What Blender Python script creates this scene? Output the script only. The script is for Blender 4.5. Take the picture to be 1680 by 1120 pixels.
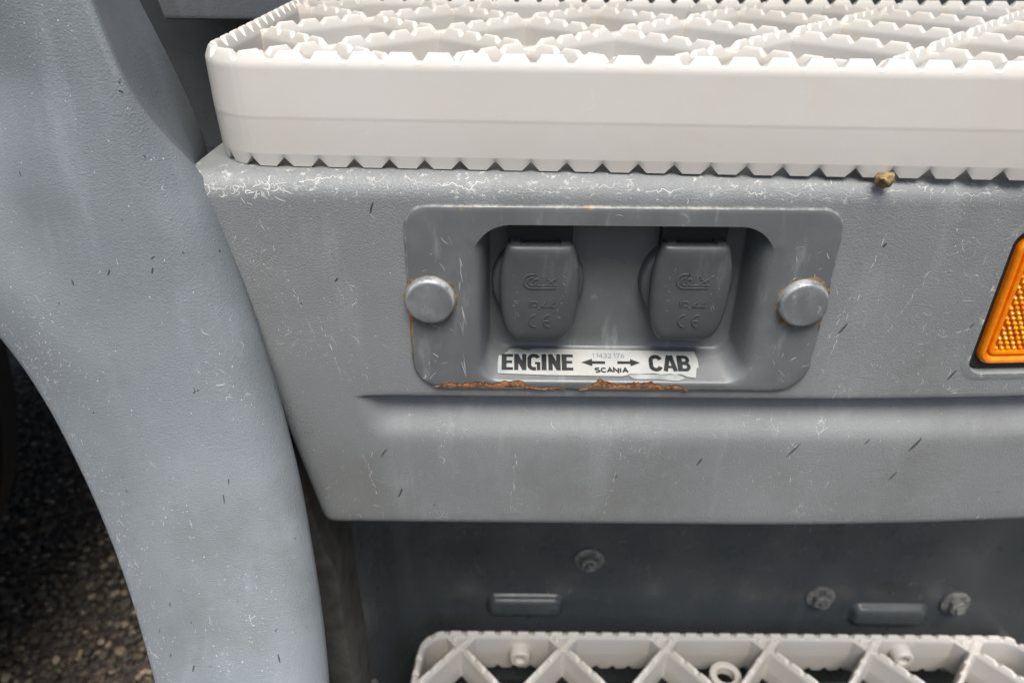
import bpy, bmesh, math, random
import numpy as np
from mathutils import Vector, Matrix, noise as mnoise
random.seed(7)
rng = np.random.default_rng(7)
for o in list(bpy.data.objects):
    bpy.data.objects.remove(o)
scene = bpy.context.scene
COL = scene.collection

# ------------------------------------------------------------------ camera
PITCH = math.radians(30.0); ROLL = math.radians(0.5); DIST = 0.28; FPX = 1213.0
CAM = np.array([0.0, -DIST*math.cos(PITCH), DIST*math.sin(PITCH)])
FW = np.array([0.0, math.cos(PITCH), -math.sin(PITCH)])
_rt = np.array([1.0, 0, 0]); _up = np.array([0.0, math.sin(PITCH), math.cos(PITCH)])
RT = math.cos(ROLL)*_rt + math.sin(ROLL)*_up
UP = math.cos(ROLL)*_up - math.sin(ROLL)*_rt
cam = bpy.data.cameras.new('camera'); cam_o = bpy.data.objects.new('camera', cam); COL.objects.link(cam_o)
M = Matrix(((RT[0], UP[0], -FW[0], CAM[0]), (RT[1], UP[1], -FW[1], CAM[1]), (RT[2], UP[2], -FW[2], CAM[2]), (0, 0, 0, 1)))
cam_o.matrix_world = M
cam.sensor_width = 36.0; cam.lens = 36.0*FPX/1680.0
cam.clip_start = 0.01; cam.clip_end = 200.0
cam.dof.use_dof = True; cam.dof.focus_distance = 0.275; cam.dof.aperture_fstop = 13.0
scene.camera = cam_o

# ------------------------------------------------------------------ world, sun, exposure
SUN_EL, SUN_AZ = math.radians(66), math.radians(6)      # azimuth: from -Y (towards the camera) to +X
sd = Vector((math.sin(SUN_AZ)*math.cos(SUN_EL), -math.cos(SUN_AZ)*math.cos(SUN_EL), math.sin(SUN_EL)))
world = bpy.data.worlds.new('World'); scene.world = world; world.use_nodes = True
wn = world.node_tree.nodes; wl = world.node_tree.links
sky = wn.new('ShaderNodeTexSky'); sky.sky_type = 'NISHITA'; sky.sun_disc = False
sky.sun_elevation = SUN_EL; sky.sun_rotation = math.atan2(sd.x, sd.y)
sky.air_density = 1.0; sky.dust_density = 4.0; sky.ozone_density = 0.6
bg = wn['Background']; bg.inputs['Strength'].default_value = 0.052
wl.new(sky.outputs[0], bg.inputs['Color'])
sun = bpy.data.lights.new('sun', 'SUN'); sun.energy = 1.5; sun.angle = math.radians(34); sun.color = (1.0, 0.965, 0.92)
sun_o = bpy.data.objects.new('sun', sun); COL.objects.link(sun_o)
sun_o.rotation_euler = (-sd).to_track_quat('-Z', 'Y').to_euler()
scene.view_settings.view_transform = 'Standard'; scene.view_settings.look = 'None'
scene.view_settings.exposure = 1.6; scene.view_settings.gamma = 1.0
scene.view_settings.use_curve_mapping = False
cy = scene.cycles; cy.max_bounces = 6; cy.diffuse_bounces = 3; cy.glossy_bounces = 2; cy.transmission_bounces = 3
cy.caustics_reflective = False; cy.caustics_refractive = False; cy.use_adaptive_sampling = True; cy.adaptive_threshold = 0.02

# ------------------------------------------------------------------ helpers (all lengths below in mm)
def ray(x, y):
    return FW + (x-840)/FPX*RT - (y-560)/FPX*UP
def atY(x, y, Y=0.0):
    r = ray(x, y); return (CAM + r*(Y*0.001-CAM[1])/r[1])*1000
def atZ(x, y, Z=0.0):
    r = ray(x, y); return (CAM + r*(Z*0.001-CAM[2])/r[2])*1000
def lerp(a, b, t): return a+(b-a)*t
def sstep(a, b, x):
    t = min(1, max(0, (x-a)/(b-a))); return t*t*(3-2*t)
def tag(o, label=None, cat=None, group=None, kind=None):
    if label: o['label'] = label
    if cat: o['category'] = cat
    if group: o['group'] = group
    if kind: o['kind'] = kind
    return o
def empty(name, loc=(0, 0, 0)):
    o = bpy.data.objects.new(name, None); COL.objects.link(o)
    o.location = Vector(loc)*0.001; o.empty_display_size = 0.01
    return o
def mesh(name, verts, faces, mat, parent=None, angle=40, attr=None):
    me = bpy.data.meshes.new(name)
    off = Vector((0, 0, 0))
    if parent is not None:
        p = parent
        while p is not None:
            off += Vector(p.location); p = p.parent
    vs = [tuple(Vector(v)*0.001-off) for v in verts]
    me.from_pydata(vs, [], [tuple(f) for f in faces])
    if mat: me.materials.append(mat)
    for p in me.polygons: p.use_smooth = True
    if attr is not None:
        a = me.attributes.new('wear', 'FLOAT', 'POINT')
        a.data.foreach_set('value', np.array(attr, dtype=np.float32))
    me.update()
    bm = bmesh.new(); bm.from_mesh(me); bmesh.ops.recalc_face_normals(bm, faces=bm.faces); bm.to_mesh(me); bm.free()
    if angle is not None: me.set_sharp_from_angle(angle=math.radians(angle))
    o = bpy.data.objects.new(name, me); COL.objects.link(o)
    if parent is not None: o.parent = parent
    return o
def loft(rings, closed=True, cap0=False, cap1=False):
    n = len(rings[0]); v = [tuple(p) for r in rings for p in r]; f = []
    for i in range(len(rings)-1):
        for j in range(n if closed else n-1):
            k = (j+1) % n
            f.append((i*n+j, i*n+k, (i+1)*n+k, (i+1)*n+j))
    if cap0: f.append(tuple(range(n)))
    if cap1: f.append(tuple((len(rings)-1)*n+j for j in range(n)))
    return v, f
def rrect(x0, x1, z0, z1, r, y, n=7, seg=8):
    """rounded rectangle in XZ at depth y; r = radius or (bottom, top)"""
    rb, rtp = (r, r) if not isinstance(r, tuple) else r
    pts = []
    cs = [(x1-rb, z0+rb, rb, -90), (x1-rtp, z1-rtp, rtp, 0), (x0+rtp, z1-rtp, rtp, 90), (x0+rb, z0+rb, rb, 180)]
    for i, (cx, cz, rr, a0) in enumerate(cs):
        for k in range(n):
            a = math.radians(a0+90*k/(n-1)); pts.append((cx+rr*math.cos(a), y, cz+rr*math.sin(a)))
        nx, nz, nr, na = cs[(i+1) % 4]
        a = math.radians(a0+90); e = (cx+rr*math.cos(a), cz+rr*math.sin(a))
        a = math.radians(na); s = (nx+nr*math.cos(a), nz+nr*math.sin(a))
        for k in range(1, seg):
            t = k/seg; pts.append((lerp(e[0], s[0], t), y, lerp(e[1], s[1], t)))
    return pts
def tube(p0, p1, r, n=20, r1=None, caps=True):
    p0, p1 = Vector(p0), Vector(p1); d = (p1-p0).normalized()
    a = d.orthogonal().normalized(); b = d.cross(a)
    r1 = r if r1 is None else r1
    ring = lambda p, rr: [p+a*rr*math.cos(2*math.pi*k/n)+b*rr*math.sin(2*math.pi*k/n) for k in range(n)]
    return loft([ring(p0, r), ring(p1, r1)], True, caps, caps)
def merge(parts):
    V, F = [], []
    for v, f in parts:
        o = len(V); V += list(v); F += [tuple(i+o for i in q) for q in f]
    return V, F
def bow(x):
    if x < 95: return 0.0
    if x < 215: return 3.0e-4*(x-95)**2
    return 3.0e-4*120**2 + (x-215)*3.0e-4*2*120

# ------------------------------------------------------------------ node material kit
class NT:
    def __init__(s, name):
        s.m = bpy.data.materials.new(name); s.m.use_nodes = True
        s.t = s.m.node_tree; s.b = s.t.nodes['Principled BSDF']; s.out = s.t.nodes['Material Output']
        s.co = s.t.nodes.new('ShaderNodeTexCoord').outputs['Object']
    def n(s, typ, props=None, **inp):
        nd = s.t.nodes.new('ShaderNode'+typ)
        for k, v in (props or {}).items(): setattr(nd, k, v)
        for k, v in inp.items():
            key = int(k[1:]) if k[0] == '_' else k.replace('_', ' ')
            s.set(nd.inputs[key], v)
        return nd
    def set(s, sock, v):
        if isinstance(v, bpy.types.NodeSocket): s.t.links.new(v, sock)
        elif isinstance(v, tuple) and len(v) == 3 and sock.type == 'RGBA': sock.default_value = (*v, 1)
        else: sock.default_value = v
    def math(s, op, a, b=0.0, clamp=False):
        nd = s.n('Math', {'operation': op, 'use_clamp': clamp}); s.set(nd.inputs[0], a); s.set(nd.inputs[1], b); return nd.outputs[0]
    def map(s, v, a, b, c=0.0, d=1.0, smooth=True):
        nd = s.n('MapRange', {'interpolation_type': 'SMOOTHSTEP' if smooth else 'LINEAR'}); nd.clamp = True
        for i, q in enumerate((v, a, b, c, d)): s.set(nd.inputs[i], q)
        return nd.outputs[0]
    def xf(s, scale=(1, 1, 1), rot=(0, 0, 0), loc=(0, 0, 0), co=None):
        nd = s.n('Mapping'); s.set(nd.inputs['Vector'], co or s.co)
        nd.inputs['Location'].default_value = loc; nd.inputs['Rotation'].default_value = rot; nd.inputs['Scale'].default_value = scale
        return nd.outputs[0]
    def noise(s, scale, detail=2.0, rough=0.5, co=None, dist=0.0, col=False):
        nd = s.n('TexNoise', Vector=co or s.co, Scale=scale, Detail=detail, Roughness=rough, Distortion=dist)
        return nd.outputs['Color' if col else 'Fac']
    def vor(s, scale, feature='F1', co=None, out='Distance', dim='3D'):
        nd = s.n('TexVoronoi', {'feature': feature, 'voronoi_dimensions': dim}, Vector=co or s.co, Scale=scale)
        return nd.outputs[out], nd
    def mix(s, f, a, b):
        nd = s.n('Mix', {'data_type': 'RGBA'}); s.set(nd.inputs[0], f); s.set(nd.inputs[6], a); s.set(nd.inputs[7], b); return nd.outputs[2]
    def warp(s, scale, amp, co=None, detail=3.0):
        c = s.noise(scale, detail, 0.55, co, col=True)
        v = s.n('VectorMath', {'operation': 'SUBTRACT'}); s.set(v.inputs[0], c); v.inputs[1].default_value = (.5, .5, .5)
        w = s.n('VectorMath', {'operation': 'SCALE'}); s.set(w.inputs[0], v.outputs[0]); w.inputs['Scale'].default_value = amp
        a = s.n('VectorMath', {'operation': 'ADD'}); s.set(a.inputs[0], co or s.co); s.set(a.inputs[1], w.outputs[0])
        return a.outputs[0]
    def hairs(s, scale, width, warp_s, warp_a, mask_s, lo, hi, stretch=(1, 1, 1), rot=(0, 0, 0), loc=(0, 0, 0)):
        c = s.warp(warp_s, warp_a, s.xf(stretch, rot, loc))
        sp = s.n('SeparateXYZ'); s.set(sp.inputs[0], c); cb = s.n('CombineXYZ'); s.set(cb.inputs[0], sp.outputs[0]); s.set(cb.inputs[1], sp.outputs[2])
        d, _ = s.vor(scale, 'DISTANCE_TO_EDGE', cb.outputs[0], dim='2D')
        line = s.map(d, 0.0, width, 1.0, 0.0)
        m = s.map(s.noise(mask_s, 3.0, .6, s.xf(loc=(loc[1]+.3, loc[0], .7))), lo, hi)
        return s.math('MULTIPLY', line, m)
    def dashes(s, sx, sy, ang, thr, keep, loc=(0, 0, 0)):
        c = s.xf((sx, 1, sy), (0, ang, 0), loc)
        # rotate first, then stretch
        r = s.n('VectorRotate', {'rotation_type': 'Y_AXIS'}); s.set(r.inputs['Vector'], s.warp(40, .006)); r.inputs['Angle'].default_value = ang
        c = s.xf((sx, 0.0, sy), loc=loc, co=r.outputs[0])
        sp = s.n('SeparateXYZ'); s.set(sp.inputs[0], c); cb = s.n('CombineXYZ'); s.set(cb.inputs[0], sp.outputs[0]); s.set(cb.inputs[1], sp.outputs[2])
        d, nd = s.vor(1.0, 'F1', cb.outputs[0], dim='2D')
        sc = s.n('SeparateColor'); s.set(sc.inputs[0], nd.outputs['Color'])
        on = s.math('GREATER_THAN', sc.outputs[0], keep)
        rad = s.math('MULTIPLY', sc.outputs[1], thr)
        rad = s.math('ADD', rad, thr*.35)
        k = s.math('SUBTRACT', rad, d); k = s.map(k, 0.0, thr*.25)
        return s.math('MULTIPLY', k, on)
    def specks(s, scale, thr, keep, loc=(0, 0, 0)):
        d, nd = s.vor(scale, 'F1', s.warp(300, .004, s.xf(loc=loc)))
        sc = s.n('SeparateColor'); s.set(sc.inputs[0], nd.outputs['Color'])
        on = s.math('GREATER_THAN', sc.outputs[0], keep)
        return s.math('MULTIPLY', s.map(d, thr*.5, thr, 1.0, 0.0), on)
    def wear(s):
        nd = s.n('Attribute'); nd.attribute_name = 'wear'; return nd.outputs['Fac']
    def add(s, *a):
        r = a[0]
        for q in a[1:]: r = s.math('ADD', r, q, True)
        return r
    def bump(s, h, dist, strength=1.0, normal=None):
        nd = s.n('Bump', Height=h, Distance=dist, Strength=strength)
        if normal: s.set(nd.inputs['Normal'], normal)
        return nd.outputs[0]
    def fin(s, **k):
        for a, v in k.items(): s.set(s.b.inputs[a.replace('_', ' ')], v)
        return s.m

def grey_plastic(name, base, dust=(.22, .225, .22), scuff=1.0, rough=.5, grain=1.0):
    t = NT(name); w = t.wear()
    big = t.noise(24, 4, .62)
    fine = t.noise(330, 5, .72)
    ed = t.math('MULTIPLY', t.map(t.math('ADD', fine, t.math('MULTIPLY', w, .10)), .66, .74), t.map(w, 0.02, .6))
    cloud = t.math('MULTIPLY', t.map(fine, .60, .72), t.map(big, .50, .68))
    white = t.add(t.math('MULTIPLY', ed, .55), t.math('MULTIPLY', cloud, .34*scuff))
    st = t.noise(16, 4, .6, t.xf((1.0, 1, .22)))
    c = t.mix(t.math('MULTIPLY', t.map(t.noise(8, 5, .6), .35, .75), .5), base, dust)
    c = t.mix(t.math('MULTIPLY', t.map(st, .45, .8), .35), c, tuple(x*.72 for x in base))
    sm = t.noise(34, 5, .65, t.xf((1.5, 1, .35), (0, .25, 0), (.3, .2, .1)))
    c = t.mix(t.math('MULTIPLY', t.map(sm, .52, .72), .30), c, tuple(x*1.75 for x in base))
    gr = t.noise(13, 6, .68, t.xf(loc=(.8, .1, .4)))
    c = t.mix(t.math('MULTIPLY', t.map(gr, .50, .68), .38), c, (base[0]*.66, base[1]*.65, base[2]*.55))
    c = t.mix(white, c, (.55, .55, .52))
    g = t.noise(1450, 2.0, .62, t.xf((.85, 1, 1.15)), .5)
    nrm = t.bump(g, .00033*grain, .8)
    r = t.add(t.map(big, .3, .7, rough-.07, rough+.10), t.math('MULTIPLY', white, .25))
    return t.fin(Base_Color=c, Roughness=r, Normal=nrm, Specular_IOR_Level=.5)

M_panel = grey_plastic('grey_grained_plastic', (.182, .193, .195), dust=(.268, .278, .276))
M_fender = grey_plastic('grey_fender_plastic', (.180, .203, .218), dust=(.27, .297, .312), scuff=.6, rough=.36, grain=.9)
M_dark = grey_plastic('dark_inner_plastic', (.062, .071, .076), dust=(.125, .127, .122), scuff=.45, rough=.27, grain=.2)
M_cab = grey_plastic('grey_cab_plastic', (.15, .163, .17), scuff=.25, rough=.45, grain=1.3)

def painted(name, base, rough=.33, rusty=True, scuff=1.0):
    t = NT(name); w = t.wear()
    rub = t.math('MULTIPLY', t.map(t.noise(60, 5, .65, t.xf((2.2, 1, .5))), .56, .74), .20)
    fine = t.noise(260, 5, .7)
    mid = t.noise(30, 5, .65)
    white = t.math('MULTIPLY', t.add(rub, t.math('MULTIPLY', t.math('MULTIPLY', t.map(fine, .6, .72), t.map(mid, .5, .65)), .3)), scuff)
    c = t.mix(t.math('MULTIPLY', t.map(mid, .4, .8), .5), base, tuple(x*1.7 for x in base))
    c = t.mix(white, c, (.5, .51, .50))
    r = t.add(t.map(mid, .3, .7, rough-.06, rough+.14), t.math('MULTIPLY', white, .3))
    if rusty:
        rn = t.noise(60, 6, .7, t.xf(loc=(.1, .1, .37)))
        k = t.math('MULTIPLY', t.map(t.math('ADD', rn, t.math('MULTIPLY', w, .10)), .64, .76), t.map(w, .35, .9))
        rc = t.mix(t.map(fine, .35, .65), (.22, .11, .04), (.30, .23, .13))
        c = t.mix(t.math('MULTIPLY', k, .75), c, rc)
        pale = t.math('MULTIPLY', t.map(w, .75, 1.0), t.map(fine, .44, .62))
        c = t.mix(t.math('MULTIPLY', pale, .40), c, (.42, .41, .36))
    nrm = t.bump(fine, .00006, .5)
    return t.fin(Base_Color=c, Roughness=r, Normal=nrm, Specular_IOR_Level=.5)
M_plate = painted('grey_painted_steel', (.108, .116, .118))
M_socket = painted('dark_grey_moulded_plastic', (.052, .057, .059), rough=.42, rusty=False, scuff=.35)

def cream(name, base):
    t = NT(name)
    w = t.wear()
    h = t.hairs(60, .010, 30, .02, 30, .60, .68)
    sp = t.specks(230, .055, .93)
    dirt = t.math('MULTIPLY', t.map(t.noise(260, 5, .7), .60, .72), t.map(t.noise(36, 3, .6), .5, .7))
    dirt = t.math('MULTIPLY', dirt, t.map(w, .0, .6, .18, 1.0))
    c = t.mix(t.map(t.noise(14, 4, .55), .3, .75), base, (base[0]*.95, base[1]*.935, base[2]*.90))
    c = t.mix(t.math('MULTIPLY', t.map(t.noise(50, 4, .6), .52, .75), .38), c, (.58, .50, .38))
    c = t.mix(t.math('MULTIPLY', dirt, .55), c, (.22, .18, .12))
    c = t.mix(t.math('MULTIPLY', sp, .75), c, (.05, .045, .04))
    c = t.mix(t.math('MULTIPLY', h, .30), c, (.9, .89, .86))
    r = t.map(t.noise(40, 3, .6), .3, .7, .34, .48)
    nrm = t.bump(t.noise(160, 4, .6), .0002, .35)
    return t.fin(Base_Color=c, Roughness=r, Normal=nrm, Subsurface_Weight=.0)
M_cream = cream('cream_step_plastic', (.575, .556, .522))

def simple(name, base, rough=.6, var=.2, scale=60, bump=.0, **k):
    t = NT(name)
    c = t.mix(t.map(t.noise(scale, 5, .6), .3, .7), tuple(x*(1-var) for x in base), tuple(x*(1+var) for x in base))
    kw = dict(Base_Color=c, Roughness=rough); kw.update(k)
    if bump: kw['Normal'] = t.bump(t.noise(scale*6, 4, .6), bump, .8)
    return t.fin(**kw)
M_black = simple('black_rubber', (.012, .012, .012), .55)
M_liner = simple('black_wheel_liner', (.010, .010, .009), .8, bump=.001)
M_strip = simple('dusty_rubber_strip', (.075, .070, .060), .65, .35, 90, .0004)
M_bolt = simple('dusty_bolt_steel', (.16, .16, .15), .5, .5, 300, .0003)
M_dusty = simple('brown_dust_stain', (.20, .185, .165), .7, .4, 80)
M_ink = simple('faded_black_ink', (.014, .016, .018), .5, .4, 300, Specular_IOR_Level=.25)
M_ink2 = simple('faint_grey_ink', (.10, .11, .115), .5, .3, 300)
M_clod = simple('dry_brown_clod', (.26, .18, .08), .9, .5, 400, .0008)
def rust_mat():
    t = NT('flaking_rust'); n = t.noise(420, 7, .7)
    c = t.mix(t.map(n, .38, .62), (.12, .045, .016), (.42, .18, .065))
    c = t.mix(t.map(t.noise(800, 4, .6), .58, .7), c, (.55, .33, .16))
    return t.fin(Base_Color=c, Roughness=.85, Normal=t.bump(n, .0009, 1.0))
M_rust = rust_mat()
M_rustdark = simple('dark_rust_edge', (.055, .026, .012), .8, .5, 500, .0004)
def sticker_mat():
    t = NT('worn_white_sticker')
    g = t.map(t.noise(55, 5, .65), .35, .7)
    c = t.mix(g, (.37, .37, .35), (.27, .29, .29))
    h = t.hairs(120, .02, 60, .012, 60, .5, .62)
    c = t.mix(t.math('MULTIPLY', h, .5), c, (.3, .32, .32))
    c = t.mix(t.math('MULTIPLY', t.map(t.noise(30, 3, .5, t.xf(loc=(.3, .3, .3))), .5, .7), .35), c, (.40, .38, .27))
    return t.fin(Base_Color=c, Roughness=.42)
M_sticker = sticker_mat()
M_residue = simple('sticker_residue', (.24, .26, .25), .4, .3, 120)
def amber(name, a, b, rough):
    t = NT(name)
    c = t.mix(t.map(t.noise(240, 3, .6), .35, .65), a, b)
    return t.fin(Base_Color=c, Roughness=rough, Coat_Weight=.3, Coat_Roughness=.05, Transmission_Weight=.25, IOR=1.49)
M_amber = amber('amber_lens', (.95, .22, .001), (1.0, .30, .002), .08)
M_amber2 = amber('amber_prisms', (.85, .20, .001), (1.0, .45, .006), .14)
def ground_mat():
    t = NT('gravel_ground'); v, nd = t.vor(95)
    c = t.mix(t.map(t.noise(60, 4, .6), .3, .7), (.03, .025, .02), (.08, .065, .05))
    return t.fin(Base_Color=c, Roughness=.9, Normal=t.bump(v, .01, 1.0))
M_ground = ground_mat()
def stone_mat():
    t = NT('gravel_stones')
    nd = t.n('Attribute'); nd.attribute_name = 'wear'
    r = t.n('ValToRGB'); t.set(r.inputs[0], nd.outputs['Fac']); cr = r.color_ramp
    cr.elements[0].color = (.025, .019, .013, 1); cr.elements[1].color = (.36, .28, .18, 1)
    for p, c in ((.3, (.07, .055, .040)), (.55, (.12, .085, .050)), (.8, (.07, .065, .055))):
        e = cr.elements.new(p); e.color = (*c, 1)
    c = t.mix(t.math('MULTIPLY', t.noise(500, 4, .6), .5), r.outputs[0], (.03, .028, .022))
    return t.fin(Base_Color=c, Roughness=.8)
M_stone = stone_mat()

# ------------------------------------------------------------------ ground
GZ = -620.0
g = mesh('ground', [(-20000, -20000, GZ), (20000, -20000, GZ), (20000, 20000, GZ), (-20000, 20000, GZ)], [(0, 1, 2, 3)], M_ground, angle=None)
tag(g, 'brown gravel ground under the truck', kind='structure')
def gravel():
    bm = bmesh.new(); bmesh.ops.create_icosphere(bm, subdivisions=1, radius=1)
    bv = np.array([v.co[:] for v in bm.verts]); bf = np.array([[v.index for v in f.verts] for f in bm.faces]); bm.free()
    V, F, A = [], [], []; n = 0
    N = 15000
    for i in range(N):
        x = rng.uniform(-950, -170); y = rng.uniform(150, 1150)
        s = rng.uniform(2.2, 5.6)*(1+.3*(rng.random() > .93))
        sc = s*np.array([rng.uniform(.8, 1.3), rng.uniform(.7, 1.1), rng.uniform(.45, .8)])
        v = bv*(1+rng.uniform(-.16, .16, (len(bv), 1)))*sc
        a = rng.uniform(0, 6.28); c_, s_ = math.cos(a), math.sin(a); b = rng.uniform(-.5, .5)
        v = v@np.array([[1, 0, 0], [0, math.cos(b), math.sin(b)], [0, -math.sin(b), math.cos(b)]])
        v = v@np.array([[c_, s_, 0], [-s_, c_, 0], [0, 0, 1]])
        v += np.array([x, y, GZ+rng.uniform(0, 7)])
        V.append(v); F.append(bf+n); n += len(bv); A.append(np.full(len(bv), rng.random()))
    o = mesh('gravel', np.concatenate(V).tolist(), np.concatenate(F).tolist(), M_stone, angle=25, attr=np.concatenate(A))
    tag(o, 'loose brown gravel stones in shade under the wheel arch', 'gravel', kind='stuff')
gravel()

# ------------------------------------------------------------------ wheel housing behind the fender (dark)
def box(x0, x1, y0, y1, z0, z1):
    v = [(x0, y0, z0), (x1, y0, z0), (x1, y1, z0), (x0, y1, z0), (x0, y0, z1), (x1, y0, z1), (x1, y1, z1), (x0, y1, z1)]
    return v, [(0, 1, 2, 3), (4, 5, 6, 7), (0, 1, 5, 4), (1, 2, 6, 5), (2, 3, 7, 6), (3, 0, 4, 7)]
wh = empty('wheel_housing', (-600, 700, -300))
tag(wh, 'black wheel arch housing behind the grey fender', 'wheel housing')
mesh('roof', *box(-1900, 400, 90, 1500, 400, 412), M_liner, wh)
mesh('inner_wall', *box(-1900, 400, 980, 992, -470, 400), M_liner, wh)

def wheel():
    R = 480.0; p = atY(30, 667, 330); cz = GZ+R-6; cx = p[0]-math.sqrt(R*R-(p[2]-cz)**2)
    root = empty('wheel', (cx, 60, GZ)); tag(root, 'black truck tyre in shade behind the fender edge', 'wheel')
    prof = [(300, 75), (330, 62), (400, 55), (450, 62), (472, 76), (480, 92)]
    for g in (120, 165, 210, 255, 300): prof += [(480, g-6), (468, g-5), (468, g+5), (480, g+6)]
    prof += [(480, 328), (472, 336), (440, 345), (330, 345), (300, 320)]
    n = 96
    rings = [[(cx+r*math.cos(2*math.pi*k/n), y, cz+r*math.sin(2*math.pi*k/n)) for k in range(n)] for r, y in prof]
    mesh('tyre', *loft(rings), M_black, root, 30)
    rings = [[(cx+r*math.cos(2*math.pi*k/n), y, cz+r*math.sin(2*math.pi*k/n)) for k in range(n)] for r, y in ((300, 75), (290, 90), (250, 180), (140, 190), (130, 110), (10, 100))]
    mesh('rim', *loft(rings, cap1=True), M_bolt, root, 30)
wheel()

# ------------------------------------------------------------------ fender
def interp(tab, y):
    return float(np.interp(y, [a for a, _ in tab], [b for _, b in tab]))
def smooth_tab(tab):
    ys = np.linspace(tab[0][0], tab[-1][0], 200); xs = np.interp(ys, [a for a, _ in tab], [b for _, b in tab])
    k = np.ones(15)/15; xp = np.pad(xs, 7, mode='reflect', reflect_type='odd'); return list(zip(ys, np.convolve(xp, k, 'valid')))
XL = smooth_tab([(-300, -420), (200, -340), (350, -230), (480, -72), (560, 0), (640, 58), (740, 112), (850, 163), (970, 208), (1120, 250), (1250, 280), (1400, 305)])
XRIDGE = smooth_tab([(-300, 60), (-100, 112), (0, 146), (130, 198), (200, 232), (330, 314), (430, 350), (560, 396), (720, 446), (850, 478), (1000, 504), (1120, 520), (1250, 528), (1400, 537)])
XEND = smooth_tab([(-300, 70), (-100, 178), (0, 228), (120, 290), (250, 347), (340, 352), (430, 362), (560, 412), (720, 461), (850, 496), (1000, 525), (1120, 541), (1250, 549), (1400, 558)])
FROWS = []
def fender():
    rows = []; wear = []
    for y in np.linspace(-260, 1380, 160):
        xl, xr, xe = interp(XL, y), interp(XRIDGE, y), interp(XEND, y)
        soft = sstep(120, 340, y)          # crisp fold above, soft shoulder below
        rad = lerp(2.5, 17, soft)
        zc = atY(xr, y, -10)[2]
        lean = -.27*45*math.log1p(math.exp((10-zc)/45))           # flares outwards below
        yr = -10+lean
        R = []; W = []
        yl = -2+lean
        L = atY(xl, y, yl); P = atY(xr, y, yr)
        zl = L[2]
        R += [(L[0]+3.0, yl+18.0, zl-2), (L[0]+0.6, yl+10.0, zl-.6), (L[0], yl+4, zl), (L[0]+.35, yl+1.4, zl+.2), (L[0]+1.4, yl+.2, zl+.4)]
        W += [.3, .6, 1.0, 1.0, .85]
        n = 26
        for i in range(1, n):
            t = i/n
            x = lerp(L[0]+1.4, P[0]-rad, t); zz = lerp(zl+.4, P[2], t)
            crown = 6*math.sin(math.pi*t)*lerp(.3, 1, soft)
            dip = lerp(16, 0, sstep(80, 620, y))*math.exp(-((t-.45)/.26)**2)
            R.append((x, lerp(yl, yr, t)-crown*.8+dip, zz)); W.append(.75*math.exp(-t*9)+.02)
        for k in range(0, 11):              # rounded shoulder
            a = math.radians(90*k/10)*lerp(.72, 1.0, soft)
            R.append((P[0]-rad+rad*math.sin(a), yr+rad*(1-math.cos(a)), P[2])); W.append(.05)
        e = R[-1]
        E = atY(xe, y, 54) if y < 345 else None
        E2 = atY(xe-8, y, yr+85)
        if E is None: Et = tuple(E2)
        else:
            q = sstep(255, 345, y); Et = tuple(lerp(E[i], E2[i], q) for i in range(3))
        for k in (.06, .2, .4, .7, 1.0):
            R.append(tuple(lerp(e[i], Et[i], k) for i in range(3))); W.append(.05)
        R.append(tuple(atY(xe-8, y, Et[1]+50))); W.append(0)
        rows.append(R); wear += W
    v, f = loft(rows, closed=False)
    FROWS.extend(rows)
    o = mesh('fender', v, f, M_fender, None, 60, wear)
    tag(o, 'large scuffed grey plastic fender curving round the wheel arch at the left', 'fender')
    return o
fender()

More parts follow.
